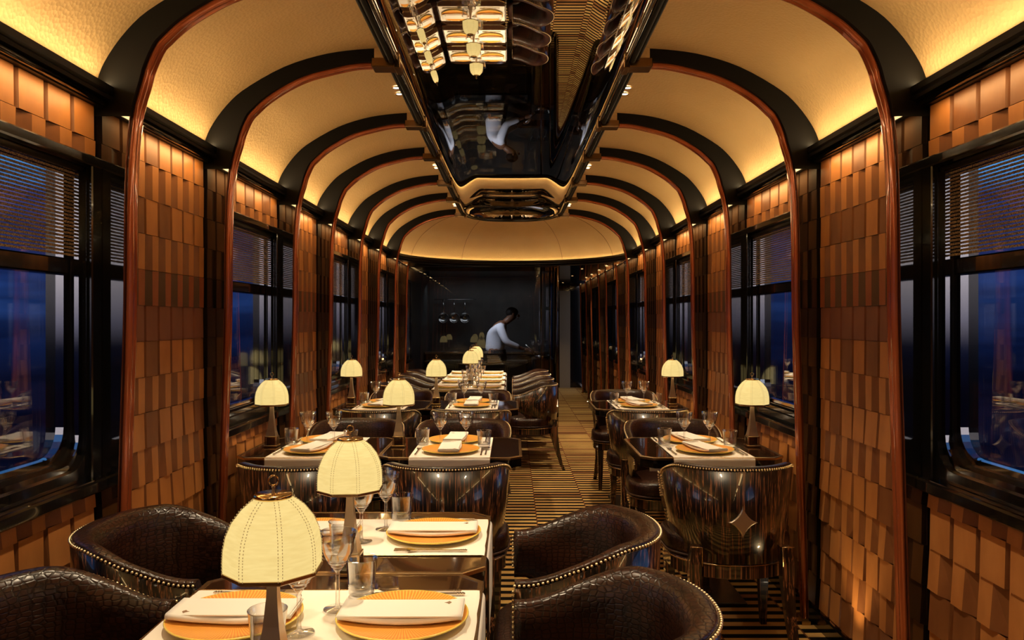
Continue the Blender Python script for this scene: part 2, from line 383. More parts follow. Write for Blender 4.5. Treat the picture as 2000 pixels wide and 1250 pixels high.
# vault ceiling (both sides + apse)
b = MB()
vp = interp(VAULT, 28)
for s in (-1, 1):
    P = [[(s*p.x, y, p.y) for p in vp] for y in [Y0 + (8.70-Y0)*k/60 for k in range(61)]]
    b.grid(P, M['ceiling'])
P = []
for k in range(65):
    th = pi*k/64; row = []
    for p in vp:
        t = (p.x-.53)/(1.425-.53)
        ax = p.x; ay = .40+(1.62-.40)*t
        row.append((ax*math.cos(th), 8.70+ay*math.sin(th)**0.9 if math.sin(th) > 0 else 8.70, p.y))
    P.append(row)
b.grid(P, M['ceiling'])
b.box((-.62, Y0, 2.80), (.62, 9.3, 2.84), M['blackm'])
b.build('ceiling', kind='structure')
# seams of the apse
def apse(t_, th):
    p = vp[t_]; t = (p.x-.53)/(1.425-.53); ay = .40+(1.62-.40)*t
    return Vector((p.x*math.cos(th), 8.70+ay*max(math.sin(th), 0)**0.9, p.y-.001))
b = MB()
for deg in (28, 62, 82, 98, 118, 152):
    if deg in (82, 98): continue
    b.tube([apse(i, math.radians(deg)) for i in range(1, 27)], .0022, M['seam'], 5)
b.build('trim_1', kind='structure')
# cornice
CORN = [(1.50, 2.12), (1.385, 2.12), (1.378, 2.138), (1.355, 2.143), (1.350, 2.152), (1.360, 2.160), (1.352, 2.168), (1.352, 2.19), (1.365, 2.194), (1.378, 2.186), (1.382, 2.155), (1.45, 2.15)]
b = MB()
for s in (-1, 1):
    b.rings([[(s*x, y, z) for x, z in CORN] for y in (Y0, 8.70)], M['blackm'], False, None, True, True)
rs = []
for k in range(65):
    th = pi*k/64
    rs.append([(x*math.cos(th), 8.70+(x+.19)*max(math.sin(th), 0)**0.9, z) for x, z in CORN])
b.rings(rs, M['blackm'], False, None, False, False)
b.build('trim_2', kind='structure')
# picture rail highlight moulding beneath the cornice, in each bay
b = MB()
for s in (-1, 1):
    for i in range(len(ribsY)-1):
        if ribsY[i] > 8.7: break
        b.tube([(s*1.368, ribsY[i]+.02, 2.128), (s*1.368, ribsY[i+1]-.11, 2.128)], .010, M['black'], 8)
b.build('trim_3', kind='structure')
for s in (-1, 1):
    for i in range(len(ribsY)-1):
        if ribsY[i] > 14 or (s < 0 and ribsY[i] > 10): break
        yy = (ribsY[i]+ribsY[i+1]-.09)/2; L_ = ribsY[i+1]-ribsY[i]-.25
        light('wall_wash_fill', 'AREA', (s*1.345, yy, 2.112), WASH_W*(1 if ribsY[i] < 8.6 else .5), (1.0, .64, .26), None, (.05, L_), (0, s*-.12, 0))  # added wash light without a visible fitting, brightens the tiled walls
# cove light strips behind the cornice lip
b = MB()
for s in (-1, 1):
    b.box((s*1.388, Y0, 2.157), (s*1.405, 8.70, 2.165), M['cove'])
rs = []
for k in range(65):
    th = pi*k/64
    rs.append([(x*math.cos(th), 8.70+(x+.19)*max(math.sin(th), 0)**0.9, z) for x, z in ((1.388, 2.157), (1.405, 2.157), (1.405, 2.165), (1.388, 2.165))])
b.rings(rs, M['cove'], False, None, False, False)
for s in (-1, 1):
    light('cove_lamp', 'AREA', (s*1.376, (Y0+8.7)/2, 2.196), COVE_W, (1.0, .76, .42), None, (.016, 8.7-Y0), (0, pi-s*math.radians(38), 0))
b.build('cove_light_strip', label='warm cove light strip hidden behind the black cornice lip', category='light')

# ribs: one arch per rib, black web, copper bead, bronze bracket
for i, y in enumerate(ribsY):
    root = empty('trim_%d' % (10+i), (0, y, 0), kind='structure')
    cor = y > 9.0
    a = [p for p in interp(INN, 60)]; o_ = [p for p in interp(OUTR, 60)]
    if cor: keep = [k for k in range(60) if a[k].y < 2.12]; a = [a[k] for k in keep]; o_ = [o_[k] for k in keep]
    bb = MB(); cb = MB(); br = MB()
    for s in ((-1, 1) if y < 10.3 else (1,)):
        rs = [[(s*p.x, -.09, p.y), (s*p.x, -.0, p.y), (s*q.x, -.0, q.y), (s*q.x, -.09, q.y)] for p, q in zip(a, o_)]
        cut = [k for k in range(len(a)) if a[k].y > 2.10]; cu_ = cut[-1]+1 if cut else 0
        if cu_ > 1: bb.rings(rs[:cu_+1], M['matt'], False)
        bb.rings(rs[max(cu_-1, 0) if cu_ else 0:], M['web'], False)
        # bead: fluted half round standing proud of the web
        rs = []
        for k, p in enumerate(a):
            p0 = a[max(k-1, 0)]; p1 = a[min(k+1, len(a)-1)]; d = (p1-p0).normalized(); n = Vector((d.y, -d.x))
            if n.dot(Vector((-1, -1))) < 0: n = -n
            prof = [(-.027, 0), (-.027, .008), (-.021, .016), (-.010, .019), (-.002, .013), (.002, .013), (.010, .019), (.021, .016), (.027, .008), (.027, 0)]
            rs.append([(s*(p.x+n.x*h), -.045+u, p.y+n.y*h) for u, h in prof])
        cb.rings(rs, M['copper'], True)
        if not cor:
            br.box((s*.53, -.092, 2.560), (s*.645, .002, 2.603), M['dbronze'], bev=.004)
            br.box((s*.53, -.095, 2.60), (s*.63, .0, 2.65), M['ceiling'])
            br.box((s*.512, -.098, 2.552), (s*.54, .008, 2.62), M['dbronze'], bev=.003)
        cb.box((s*1.33, -.085, 0), (s*1.37, -.005, .03), M['bronze'])
    bb.build('rib_web', root); cb.build('rib_bead', root, label='copper toned bead along the rib')
    if not cor: br.build('bracket', root, label='bronze bracket at the ceiling rail')

# ------------------------------------------------------------------ leather tile panels
def tiles(y0, y1, z0, z1, s, seed, ncol=7):
    rnd = random.Random(seed); b = MB(); pitch = (y1-y0)/ncol; RH = .137
    k0 = math.floor((z0-1.455)/RH); k1 = math.ceil((z1-1.455)/RH)
    X = lambda d: s*(WX+.012-d)
    def quad(p, mat): b.add(p, [(0, 1, 2, 3)], mat)
    for k in range(k0, k1):
        za = max(z0, 1.455+k*RH); zb = min(z1, 1.455+(k+1)*RH)
        if zb-za < .01: continue
        kind = (k % 2 == 0)
        if k == 0: mm = (M['red0'], M['red1']); kind = False
        elif k == -1: mm = (M['plum'], M['plum']); kind = True
        else: mm = (M['tan0'], M['tan1'])
        for c in range(ncol):
            ya = y0+c*pitch; yb = ya+pitch
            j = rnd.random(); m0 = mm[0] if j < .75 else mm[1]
            if kind:
                g = .16*pitch
                db, dt = .014+(.008 if za < 1.0 else .0)*rnd.random(), .0125
                y_a, y_b = ya+g*.5, yb-g*.5
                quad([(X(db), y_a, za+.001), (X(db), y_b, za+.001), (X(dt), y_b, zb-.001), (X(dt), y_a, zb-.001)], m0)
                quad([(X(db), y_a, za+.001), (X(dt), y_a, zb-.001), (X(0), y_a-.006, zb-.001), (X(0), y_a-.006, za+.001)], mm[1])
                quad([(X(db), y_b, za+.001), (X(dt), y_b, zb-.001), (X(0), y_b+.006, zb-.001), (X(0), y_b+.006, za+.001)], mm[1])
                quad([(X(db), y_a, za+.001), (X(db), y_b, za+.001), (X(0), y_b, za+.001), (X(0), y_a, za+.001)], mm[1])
            else:
                ym = (ya+yb)/2; d1 = .015+(.008 if za < 1.0 else .0)*rnd.random(); d0 = .001
                dtop = .0145 if za > 1.0 else .011
                # light facet stands out, folded-back facet gets its shade from a darker colour
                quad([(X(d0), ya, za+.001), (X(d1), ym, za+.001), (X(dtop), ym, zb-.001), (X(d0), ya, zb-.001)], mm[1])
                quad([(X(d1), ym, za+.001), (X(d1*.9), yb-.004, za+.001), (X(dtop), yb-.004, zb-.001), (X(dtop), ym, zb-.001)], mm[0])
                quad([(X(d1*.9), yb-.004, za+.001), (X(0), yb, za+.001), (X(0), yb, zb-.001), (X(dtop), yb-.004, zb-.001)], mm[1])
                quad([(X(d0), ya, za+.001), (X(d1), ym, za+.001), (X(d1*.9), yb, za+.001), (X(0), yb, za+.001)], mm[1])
    b.box((s*(WX+.012), y0, z0), (s*(WX+.03), y1, z1), M['tan1'])
    return b
WZ0, WZ1 = .856, 1.93
wl = {-1: MB(), 1: MB()}
nw = 0
for s, sn in ((-1, 'left'), (1, 'right')):
    for i in range(len(ribsY)-1):
        ya = ribsY[i]; yb = ribsY[i+1]-.09
        if s < 0 and ya > 10.2: break
        if isw(i):
            oa, ob = ya+.10, yb-.07
            wl[s].box((s*1.436, ya-.09, 0), (s*1.52, yb+.09, WZ0), M['blackm'])
            wl[s].box((s*1.436, ya-.09, WZ1), (s*1.52, yb+.09, 2.13), M['blackm'])
            wl[s].box((s*1.436, ya-.09, WZ0), (s*1.52, oa, WZ1), M['blackm'])
            wl[s].box((s*1.436, ob, WZ0), (s*1.52, yb+.09, WZ1), M['blackm'])
            # tile bands above and below
            tb = tiles(ya+.02, yb-.015, 1.93, 2.12, s, i*3+s, 7); o = tb.build('wall_panel', kind='structure')
            tb = tiles(ya+.02, yb-.015, .06, WZ0, s, i*7+s, 7); o = tb.build('wall_panel', kind='structure')
            # window
            nw += 1
            root = empty('window_%d' % nw, (0, 0, 0), kind='structure')
            fr = MB()
            # flat trim boards on the wall plane round the opening
            fr.box((s*1.39, ya, WZ0), (s*1.44, oa-.01, WZ1), M['black'], bev=.004)
            fr.box((s*1.39, ob+.01, WZ0), (s*1.44, yb, WZ1), M['black'], bev=.004)
            fr.box((s*1.385, ya, WZ1-.02), (s*1.44, yb, WZ1+.015), M['black'], bev=.005)
            fr.box((s*1.37, ya, WZ0-.03), (s*1.47, yb, WZ0+.012), M['black'], bev=.006)
            # stepped frame with rounded lower corners
            def frame_ring(x0, x1, ins0, ins1, mat):
                def loop(ins, r):
                    A, B, C, D = oa+ins, ob-ins, WZ0+.055+ins, 1.905-ins*.2
                    pts = []
                    for q in range(7):
                        a_ = pi+pi/2*q/6; pts.append((A+r+r*math.cos(a_), C+r+r*math.sin(a_)))
                    for q in range(7):
                        a_ = 1.5*pi+pi/2*q/6; pts.append((B-r+r*math.cos(a_), C+r+r*math.sin(a_)))
                    pts += [(B, D), (A, D)]
                    return pts
                L0 = loop(ins0, .09); L1 = loop(ins1, .09)
                fr.rings([[(s*x0, y, z) for y, z in L0], [(s*x0, y, z) for y, z in L1], [(s*x1, y, z) for y, z in L1], [(s*x1, y, z) for y, z in L0], [(s*x0, y, z) for y, z in L0]], mat, False, None, False, False)
            frame_ring(1.405, 1.52, -.06, .0, M['black'])
            frame_ring(1.418, 1.442, 0, .022, M['wmetal'])
            frame_ring(1.440, 1.52, .022, .032, M['black'])
            frame_ring(1.450, 1.476, .032, .052, M['wmetal'])
            fr.box((s*1.376, ya+.06, WZ0+.012), (s*1.400, yb-.06, WZ0+.016), M['wmetal'])
            fr.box((s*1.445, oa, 1.548), (s*1.50, ob, 1.602), M['black'], bev=.005)
            fr.build('window_frame', root)
            g = MB(); g.box((s*1.478, oa+.01, WZ0+.05), (s*1.484, ob-.01, 1.91), M['window']); g.build('window_pane', root)
            # blind
            if s > 0 or ya < 10:
                bl = MB()
                P = [[(s*1.432, oa+.005+(ob-oa-.01)*u/2, 1.606+(1.895-1.606)*v/2) for v in range(3)] for u in range(3)]
                root2 = empty('woven_blind', (0, 0, 0))
                bl.box((s*1.431, oa+.004, 1.606), (s*1.4325, ob-.004, 1.895), M['blind']); bl.build('blind_cloth', root2)
                rr = MB(); rr.tube([(s*1.425, oa, 1.90), (s*1.425, ob, 1.90)], .012, M['blackm'], 10); rr.build('roller', root2)
                ordn = {0: 'behind the camera', 2: 'beside the camera', 4: 'nearest in view', 6: 'second from the camera', 8: 'third from the camera', 10: 'fourth from the camera', 12: 'first past the kitchen glass corner', 14: 'in the corridor, second past the glass', 16: 'at the corridor end'}[i]
                root2['label'] = 'brown woven blind half lowered in the %s window %s' % (sn, ordn); root2['category'] = 'blind'; root2['group'] = 'woven blinds over the train windows'
        else:
            wl[s].box((s*1.436, ya-.09, 0), (s*1.52, yb+.09, 2.13), M['blackm'])
            tb = tiles(ya+.02, yb-.015, .06, 2.12, s, i*5+s, 7); o = tb.build('wall_panel', kind='structure')
    # black base board
    wl[s].box((s*1.385, Y0, 0), (s*1.44, YEND if s > 0 else 10.3, .07), M['black'])
wl[-1].build('wall_left', kind='structure'); wl[1].build('wall_right', kind='structure')
for k, o in enumerate([o for o in bpy.data.objects if o.name.startswith('wall_panel')]):
    o.name = 'wall_cladding_%d' % (k+1)
# front/back ends
b = MB(); b.box((-1.5, Y0-.08, 0), (1.5, Y0, 2.9), M['ebony']); b.build('wall_back', kind='structure')
b = MB(); b.box((.6, YEND, 0), (1.5, YEND+.05, 2.2), M['black']); b.build('wall_end', kind='structure')

# ------------------------------------------------------------------ polished black ceiling trough
def hw(Y):
    if Y <= 8.45: return .53
    t = min((Y-8.45)/.72, 1.0); return .53*(1-t**2.4)**(1/2.4)
BND = [(hw(8.45+.72*k/80), 8.45+.72*k/80) for k in range(81)]
def dist(x, y):
    x = abs(x)
    if y < 7.9: return .53-x
    return min([math.hypot(x-a, y-c) for a, c in BND]+([.53-x] if y < 8.45 else []))
def topz(x, y):
    d = max(0, dist(x, y)); t = min(d/.21, 1)
    z = 2.595+.075*math.sqrt(max(0, 1-(1-t)**2))
    u = min(max((y-6.4)/1.7, 0), 1)
    z += .055*u*u*min(1, t)
    return z
ys = [Y0+(6.4-Y0)*k/8 for k in range(8)]+[6.4+(8.45-6.4)*k/40 for k in range(40)]+[8.45+.72*math.sin(pi/2*k/50) for k in range(51)]
P = []
for y in ys:
    h = max(hw(y), .001)
    P.append([(h*math.sin(pi/2*(-1+2*j/72)), y, topz(h*math.sin(pi/2*(-1+2*j/72)), y)) for j in range(73)])
b = MB(); b.grid(P, M['mirror']); b.build('ceiling_mirror', kind='structure')
# rim rails
b = MB()
def rimpath(o, z):
    pts = [(-.53-o, y, z) for y in (Y0, 2, 5, 8.0)]+[(-(h+o*.9), y+o*((y-8.45)/.72)**2, z) for h, y in BND[:-2]]
    return pts + [(0, 9.17+o, z)] + [(-x, y, z_) for x, y, z_ in reversed(pts)]
for o, r, z in ((.0, .012, 2.592), (.022, .014, 2.588), (.045, .012, 2.60)):
    b.tube(rimpath(o, z), r, M['black'] if o == 0 else M['matt'], 8)
P = [[(x, y, 2.60), (x, y, 2.70)] for x, y, z in rimpath(.05, 0)]
b.grid(P, M['matt'], False)
b.build('trim_4', kind='structure')
# ------------------------------------------------------------------ kitchen partition, corridor ceiling
KY = 10.38
def ctop(x):
    x = max(-1.40, min(1.40, x)); c = x/1.40; return 8.70+1.59*max(1-c*c, 0)**.45
b = MB()
xs = [-1.42+2.84*k/40 for k in range(41)]
b.grid([[(x, ctop(x)-.05, 2.122), (x, 16.0, 2.122)] for x in xs], M['black'], False)
b.build('corridor_ceiling', kind='structure')
path = [(-1.43, KY)]+[(.30+.35*math.sin(pi/2*k/12), KY+.35-.35*math.cos(pi/2*k/12)) for k in range(13)]+[(.65, 15.9)]
b = MB()
b.grid([[(x, y, z) for z in (.12, 2.12)] for x, y in path[:9]], M['kglass'], True)
b.build('wall_kitchen_glass', kind='structure')
b = MB()
b.grid([[(x, y, z) for z in (0.0, .12)] for x, y in path], M['black'], True)
b.grid([[(x, y-.012, z) for z in (0.0, .06)] for x, y in path], M['black'], True)
b.grid([[(x, y, z) for z in (0.0, 2.12)] for x, y in path[8:]], M['black'], True)
b.grid([[(x, y-.01, z) for z in (2.06, 2.12)] for x, y in path[:10]], M['black'], True)
for q in (3, 6, 9):
    b.tube([(path[q][0]+.004, path[q][1]-.006, 0), (path[q][0]+.004, path[q][1]-.006, 2.115)], .010, M['black'], 8)
b.build('wall_kitchen', kind='structure')
b = MB(); b.box((-1.44, 13.0, 0), (.64, 13.05, 2.12), M['kwall']); b.box((-1.44, KY+.05, 0), (-1.40, 13.0, 2.12), M['kwall']); b.build('wall_kitchen_back', kind='structure')
b = MB(); b.box((.98, 15.82, .0), (1.20, 15.88, 2.0), M['door']); d = b.build('door_1', kind='structure')
# kitchen counter
root = empty('kitchen_counter', (0, 0, 0), label='dark kitchen counter with steel top behind the smoked glass', category='counter')
b = MB(); b.box((-1.38, 12.2, 0), (.55, 12.9, .86), M['blackm'], bev=.01); b.build('cabinet', root)
b = MB(); b.box((-1.39, 12.17, .86), (.57, 12.93, .90), M['chrome'], bev=.005); b.build('worktop', root, label='steel worktop')
root = empty('pass_counter', (0, 0, 0), label='black service counter just behind the smoked kitchen glass', category='counter')
b = MB(); b.box((-1.2, 10.65, 0), (.2, 11.0, .80), M['blackm'], bev=.01); b.build('cabinet', root)
b = MB(); b.box((-1.22, 10.62, .80), (.22, 11.02, .83), M['black'], bev=.004); b.build('worktop', root)
# pans
PY = 12.85
for k, px in enumerate((866, 887, 908)):
    X = (px-1000)*PY/1500; zc = CH-(620.5-625)*PY/1500
    root = empty('frying_pan', (X, PY, zc)); root['label'] = 'round steel frying pan hanging in the kitchen, %s of three' % ('leftmost', 'middle', 'rightmost')[k]
    root['category'] = 'frying pan'; root['group'] = 'hanging frying pans'
    Mx = Matrix.Rotation(pi/2, 4, 'X')
    b = MB(); b.lathe([(.001, -.03), (.070, -.03), (.083, .012), (.086, .012), (.074, -.034), (.001, -.034)], M['chrome'], 28, Mx); b.build('pan_body', root)
    b = MB(); b.tube([(0, .0, .08), (0, -.012, .12), (0, -.005, .20), (0, 0, .30)], [.008, .010, .009, .012], M['chrome'], 8); b.sphere((0, 0, .09), .014, M['chrome']); b.build('handle', root)
root = empty('pan_rail', (0, 0, 0), label='thin steel rail the three frying pans hang from', category='rail')
b = MB(); b.tube([(-1.3, PY, 1.745), (-.6, PY, 1.745)], .008, M['chrome']); b.build('rail', root)
light('kitchen_lamp', 'AREA', (-.4, 12.45, 1.95), .9, (.85, .92, 1.0), None, (1.9, .2), (math.radians(20), 0, 0))
light('cook_fill_spot', 'SPOT', (-.75, 10.75, 2.04), 55, (.82, .88, 1.0), None, .03, (math.radians(38), 0, math.radians(-30)), math.radians(60), .8)  # unseen spot added from the front to brighten the cook

# ------------------------------------------------------------------ chef
def skin(name, pts, edges, rad, mat, parent, root=0, sub=2, smooth=True):
    me = bpy.data.meshes.new(name); me.from_pydata(pts, edges, []); me.materials.append(mat)
    o = bpy.data.objects.new(name, me); COL.objects.link(o); o.parent = parent
    m = o.modifiers.new('Skin', 'SKIN'); m.use_smooth_shade = True
    sv = me.skin_vertices[0].data
    for i, r in enumerate(rad):
        sv[i].radius = r if isinstance(r, tuple) else (r, r); sv[i].use_root = (i == root)
    s_ = o.modifiers.new('Sub', 'SUBSURF'); s_.levels = sub; s_.render_levels = sub
    return o
CY = 11.45
root = empty('person', (-.27, CY, 0), label='cook in pale shirt and dark apron leaning over the stove behind glass', category='person')
root.scale = (.96, .96, .94)
# facing +x, bending forward
P = [(0, 0, .93), (.02, 0, 1.10), (.04, 0, 1.25), (.10, 0, 1.38), (.17, 0, 1.45), (.235, 0, 1.50),          # 0-5 pelvis..neck..head base
     (.28, 0, 1.545), (.315, 0, 1.60),                                                                      # 6,7 head
     (.10, -.19, 1.36), (.20, -.25, 1.14), (.42, -.20, 1.05), (.47, -.18, 1.03),                            # 8-11 near arm
     (.10, .19, 1.36), (.18, .24, 1.14), (.40, .16, 1.05), (.45, .15, 1.03),                                # 12-15 far arm
     (0, -.09, .86), (.02, -.10, .48), (-.01, -.10, .09), (.12, -.11, .04),                                # 16-19 near leg
     (0, .09, .86), (.02, .10, .48), (-.01, .10, .09), (.12, .11, .04)]
E = [(0, 1), (1, 2), (2, 3), (3, 4), (4, 5), (5, 6), (6, 7), (3, 8), (8, 9), (9, 10), (10, 11), (3, 12), (12, 13), (13, 14), (14, 15), (0, 16), (16, 17), (17, 18), (18, 19), (0, 20), (20, 21), (21, 22), (22, 23)]
R = [(.13, .15), (.11, .13), (.12, .15), (.11, .15), (.055, .06), (.055, .055), (.085, .078), (.075, .07), .055, .042, .028, .024, .055, .042, .028, .024, .085, .06, .04, .03, .085, .06, .04, .03]
R = [(r, r) if not isinstance(r, tuple) else r for r in R]
body = skin('body', P, E, R, M['skin'], root)
hc = Vector((.30, 0, 1.585))
b = MB(); b.sphere((hc.x+.085, 0, hc.z-.03), .018, M['skin'], 8, 6, (1.0, .8, 1.4)); b.build('nose', root)
for s in (-1, 1):
    b = MB(); b.sphere((hc.x+.0, s*.078, hc.z-.01), .022, M['skin'], 8, 6, (.9, .4, 1.3)); b.build('ear', root)
b = MB(); b.sphere((hc.x+.075, 0, hc.z-.072), .016, M['skin'], 8, 6, (.8, 1.5, .5)); b.build('mouth', root)
b = MB(); b.sphere((hc.x-.02, 0, hc.z+.028), .098, M['hair'], 16, 12, (1.0, .85, .82)); b.build('hair', root)
sh = skin('shirt', [P[0], P[1], P[2], P[3], (.145, 0, 1.43), P[8], P[9], (.40, -.205, 1.06), P[12], P[13], (.38, .165, 1.06)],
          [(0, 1), (1, 2), (2, 3), (3, 4), (3, 5), (5, 6), (6, 7), (3, 8), (8, 9), (9, 10)],
          [(.15, .17), (.135, .155), (.145, .18), (.13, .175), (.068, .068), (.075, .075), (.06, .06), (.042, .042), (.075, .075), (.06, .06), (.042, .042)], M['shirt'], root)
tr = skin('trousers', [P[0], P[16], P[17], P[18], P[20], P[21], P[22]], [(0, 1), (1, 2), (2, 3), (0, 4), (4, 5), (5, 6)],
          [(.155, .175), (.105, .105), (.08, .08), (.06, .06), (.105, .105), (.08, .08), (.06, .06)], M['apron'], root)
b = MB()
rs = []
for z, rx, ry, cx in ((.45, .20, .22, .06), (.75, .19, .21, .04), (.95, .175, .20, .02), (1.02, .165, .19, .02)):
    rs.append([(cx+rx*math.cos(a), ry*math.sin(a), z) for a in [(-pi*.62)+(1.24*pi)*k/16 for k in range(17)]])
b.rings(rs, M['apron'], True, None, False, False, closed=False); b.build('apron', root)
for s, wrist, far in ((-1, Vector(P[11]), 0), (1, Vector(P[15]), 1)):
    pts = [tuple(wrist), tuple(wrist+Vector((.05, 0, -.015))), tuple(wrist+Vector((.085, 0, -.025)))]; ed = [(0, 1), (1, 2)]; rd = [.024, (.018, .034), (.014, .034)]
    for f, (dy, L) in enumerate(((-.030, .06), (-.010, .07), (.010, .066), (.030, .052))):
        k = len(pts); st = wrist+Vector((.085, dy, -.025))
        pts += [tuple(st+Vector((.02, 0, -.004))), tuple(st+Vector((L*.6, 0, -.02))), tuple(st+Vector((L*.75, 0, -.045)))]; ed += [(2, k), (k, k+1), (k+1, k+2)]; rd += [.010, .009, .008]
    k = len(pts); pts += [tuple(wrist+Vector((.045, -s*.035, -.02))), tuple(wrist+Vector((.08, -s*.045, -.04)))]; ed += [(1, k), (k, k+1)]; rd += [.011, .009]
    rd = [(r, r) if not isinstance(r, tuple) else r for r in rd]
    skin('hand', pts, ed, rd, M['skin'], root, 0, 1)
root = empty('saute_pan', (0, 0, 0), label='steel pan with a long handle held by the cook', category='pan')
b = MB(); b.tube([(.20, 11.27, 1.04), (.36, 11.27, .90)], .009, M['chrome'], 8); b.build('handle', root)
b = MB(); b.lathe([(.001, 0), (.10, 0), (.12, .045), (.124, .045), (.104, -.004), (.001, -.004)], M['chrome'], 24, Matrix.Translation((.45, 11.27, .84))); b.build('pan_body', root)
root = empty('stove', (0, 0, 0), label='black stove in front of the cook, behind the kitchen glass', category='stove')
b = MB(); b.box((.30, 11.12, 0), (.62, 11.95, .83), M['blackm'], bev=.01); b.build('stove_body', root)

# ------------------------------------------------------------------ furniture builders
def chair():
    root = empty('tub_chair')
    # plan curve: left arm front -> back -> right arm front (front = +y)
    def plan(t, a=.285, yb=-.215, yf=.215, off=0):
        # t in -1..1 ; superellipse back, straight arms
        A = a+off; back = yb-off
        if abs(t) > .72:
            u = (abs(t)-.72)/.28; y = .06+(yf-.06)*u; x = A-.010*u
        else:
            th = (abs(t)/.72)*pi/2
            x = A*math.sin(th)**.92; y = .06-(.06-back)*max(math.cos(th), 0)**.92
        return (math.copysign(x, t) if t else 0.0, y)
    def topz_(t):
        u = abs(t); s_ = min(max((u-.43)/.54, 0), 1); s_ = s_*s_*(3-2*s_)
        return .784-.090*s_
    def botz(t):
        u = abs(t); s_ = min(max((u-.55)/.40, 0), 1); s_ = s_*s_*(3-2*s_)
        return .40+.155*s_
    T = [-1+2*k/56 for k in range(57)]
    sh_ = MB(); up = MB(); tr_ = MB(); nh = MB()
    def norm(t):
        e = .01; a = plan(max(t-e, -1)); c = plan(min(t+e, 1)); d = Vector((c[0]-a[0], c[1]-a[1])).normalized(); return Vector((d.y, -d.x))  # outward
    O = []; U = []
    for t in T:
        x, y = plan(t); n = norm(t); zt = topz_(t); zb = botz(t)
        if n.dot(Vector((x, y-.0))) < 0 and abs(t) < .7: n = -n
        if abs(t) >= .7: n = Vector((math.copysign(1, t), 0))
        def P(off, z):
            # taper: narrower towards the seat
            f = 1-.17*max(0, min(1, (.80-z)/.42))
            return ((x+n.x*off)*f, (y+n.y*off)*(1-(1-f)*.3) if y < .06 else y+n.y*off, z)
        thick = .05+.025*(1-min(1, abs(t)/.8))
        O.append([P(-.014, zb), P(0, zb), P(.0, (zb+zt)/2), P(0, zt-.004), P(-.014, zt-.002)])
        U.append([P(-.013, zb+.002), P(-.013, zt-.004), P(-.006, zt+.002), P(-.004, zt+.008), P(-.012, zt+.013), P(-.03, zt+.014), P(-thick*.75, zt+.009), P(-thick, zt-.012), P(-thick-.006, zt-.05), P(-thick+.006, (zb+zt)/2), P(-.03, zb+.02)])
        for q in (0,):
            tr_.v  # noqa
    n5 = len(O[0]); sh_.rings(O, M['ebony'], True)
    up.rings(U, M['croc'], True)
    sh_.build('shell', root); up.build('upholstery', root)
    # nail heads along outer top edge and down the arm fronts
    L = []
    fine = [-1+2*k/800 for k in range(801)]; last = None
    pts = []
    for t in fine:
        x, y = plan(t); n = norm(t)
        if abs(t) >= .7: n = Vector((math.copysign(1, t), 0))
        z = topz_(t)+.004
        f = 1-.17*max(0, min(1, (.80-z)/.42))
        p = Vector(((x+n.x*.0)*f, y*(1-(1-f)*.3) if y < .06 else y, z))
        if last is None or (p-last).length > .0118: pts.append(p); last = p
    for s in (-1, 1):
        for k in range(1, 10):
            x, y = plan(s); z = topz_(1)-.0118*k; f = 1-.17*max(0, min(1, (.80-z)/.42)); pts.append(Vector((x*f, y+.004, z)))
    for p in pts: nh.sphere(p, .0044, M['nail'], 8, 5)
    nh.build('nailhead_trim', root, label='row of small brass nail heads')
    # seat
    def loop(ax, yf, yb, r=.16, n=10):
        pts_ = []
        for cx, cy, a0 in ((ax-r, yf-r, 0), (-ax+r, yf-r, pi/2)):
            for k in range(n+1):
                a = a0+pi/2*k/n; pts_.append((cx+r*math.cos(a), cy+r*math.sin(a)))
        R_ = min(ax, .2)
        for k in range(1, 16):
            a = pi+pi*k/16; pts_.append((ax*math.cos(a), (yb+.2)+.2*math.sin(a)))
        return pts_
    cu = MB(); st_ = []
    for sc_, z in ((.90, .398), (.985, .402), (1.0, .425), (1.0, .455), (.985, .474), (.94, .486), (.80, .495), (.4, .50)):
        st_.append([(x*sc_, y*sc_, z) for x, y in loop(.272, .275, -.165)])
    cu.rings(st_, M['croc'], True); cu.tube([(x*1.0, y*1.0, .41) for x, y in loop(.274, .277, -.167)], .005, M['leather'], 6, True); cu.build('seat_cushion', root)
    ap = MB(); lp = loop(.262, .262, -.195)
    ap.rings([[(x*q, y*q, z) for x, y in lp] for q, z in ((.97, .335), (1, .338), (1, .395), (.99, .399))], M['ebony'], False); ap.build('seat_frame', root)
    mt = MB(); mt.tube([(x*1.004, y*1.004, .392) for x, y in lp], .0035, M['bronze'], 6, True); mt.build('metal_inlay', root, label='thin bronze inlay line above the seat rail')
    # legs
    for sx_ in (-1, 1):
        l = MB()
        # rear leg with bracket rising over the shell
        C = [(.182, -.176, .47, .021), (.19, -.180, .40, .024), (.19, -.182, .335, .024), (.195, -.20, .20, .020), (.205, -.235, .06, .016), (.212, -.262, 0, .014)]
        l.rings([[(sx_*(x+a*h), y+b_*h, z) for a, b_ in ((-1, -1), (1, -1), (1, 1), (-1, 1))] for x, y, z, h in C][::-1], M['ebony'], False); l.build('leg', root)
        e = MB(); e.tube([(sx_*.212, -.204, .472), (sx_*.164, -.208, .472), (sx_*.164, -.212, .395)], .003, M['bronze'], 6); e.build('leg_inlay', root)
        l = MB(); C = [(.215, .20, .335, .024), (.215, .20, .20, .020), (.218, .205, 0, .013)]
        l.rings([[(sx_*(x+a*h), y+b_*h, z) for a, b_ in ((-1, -1), (1, -1), (1, 1), (-1, 1))] for x, y, z, h in C][::-1], M['ebony'], False); l.build('leg', root)
    # star on the back
    s_ = MB(); st = []
    for k in range(32):
        a = 2*pi*k/32; q = a % (pi/2); R1 = .060
        # astroid-like four point star
        st.append((R1*abs(math.cos(a))**2.9*math.copysign(1, math.cos(a)), R1*1.12*abs(math.sin(a))**2.9*math.copysign(1, math.sin(a))))
    yb = -.2285
    yb0 = -.215*(1-.17*.52*.3)
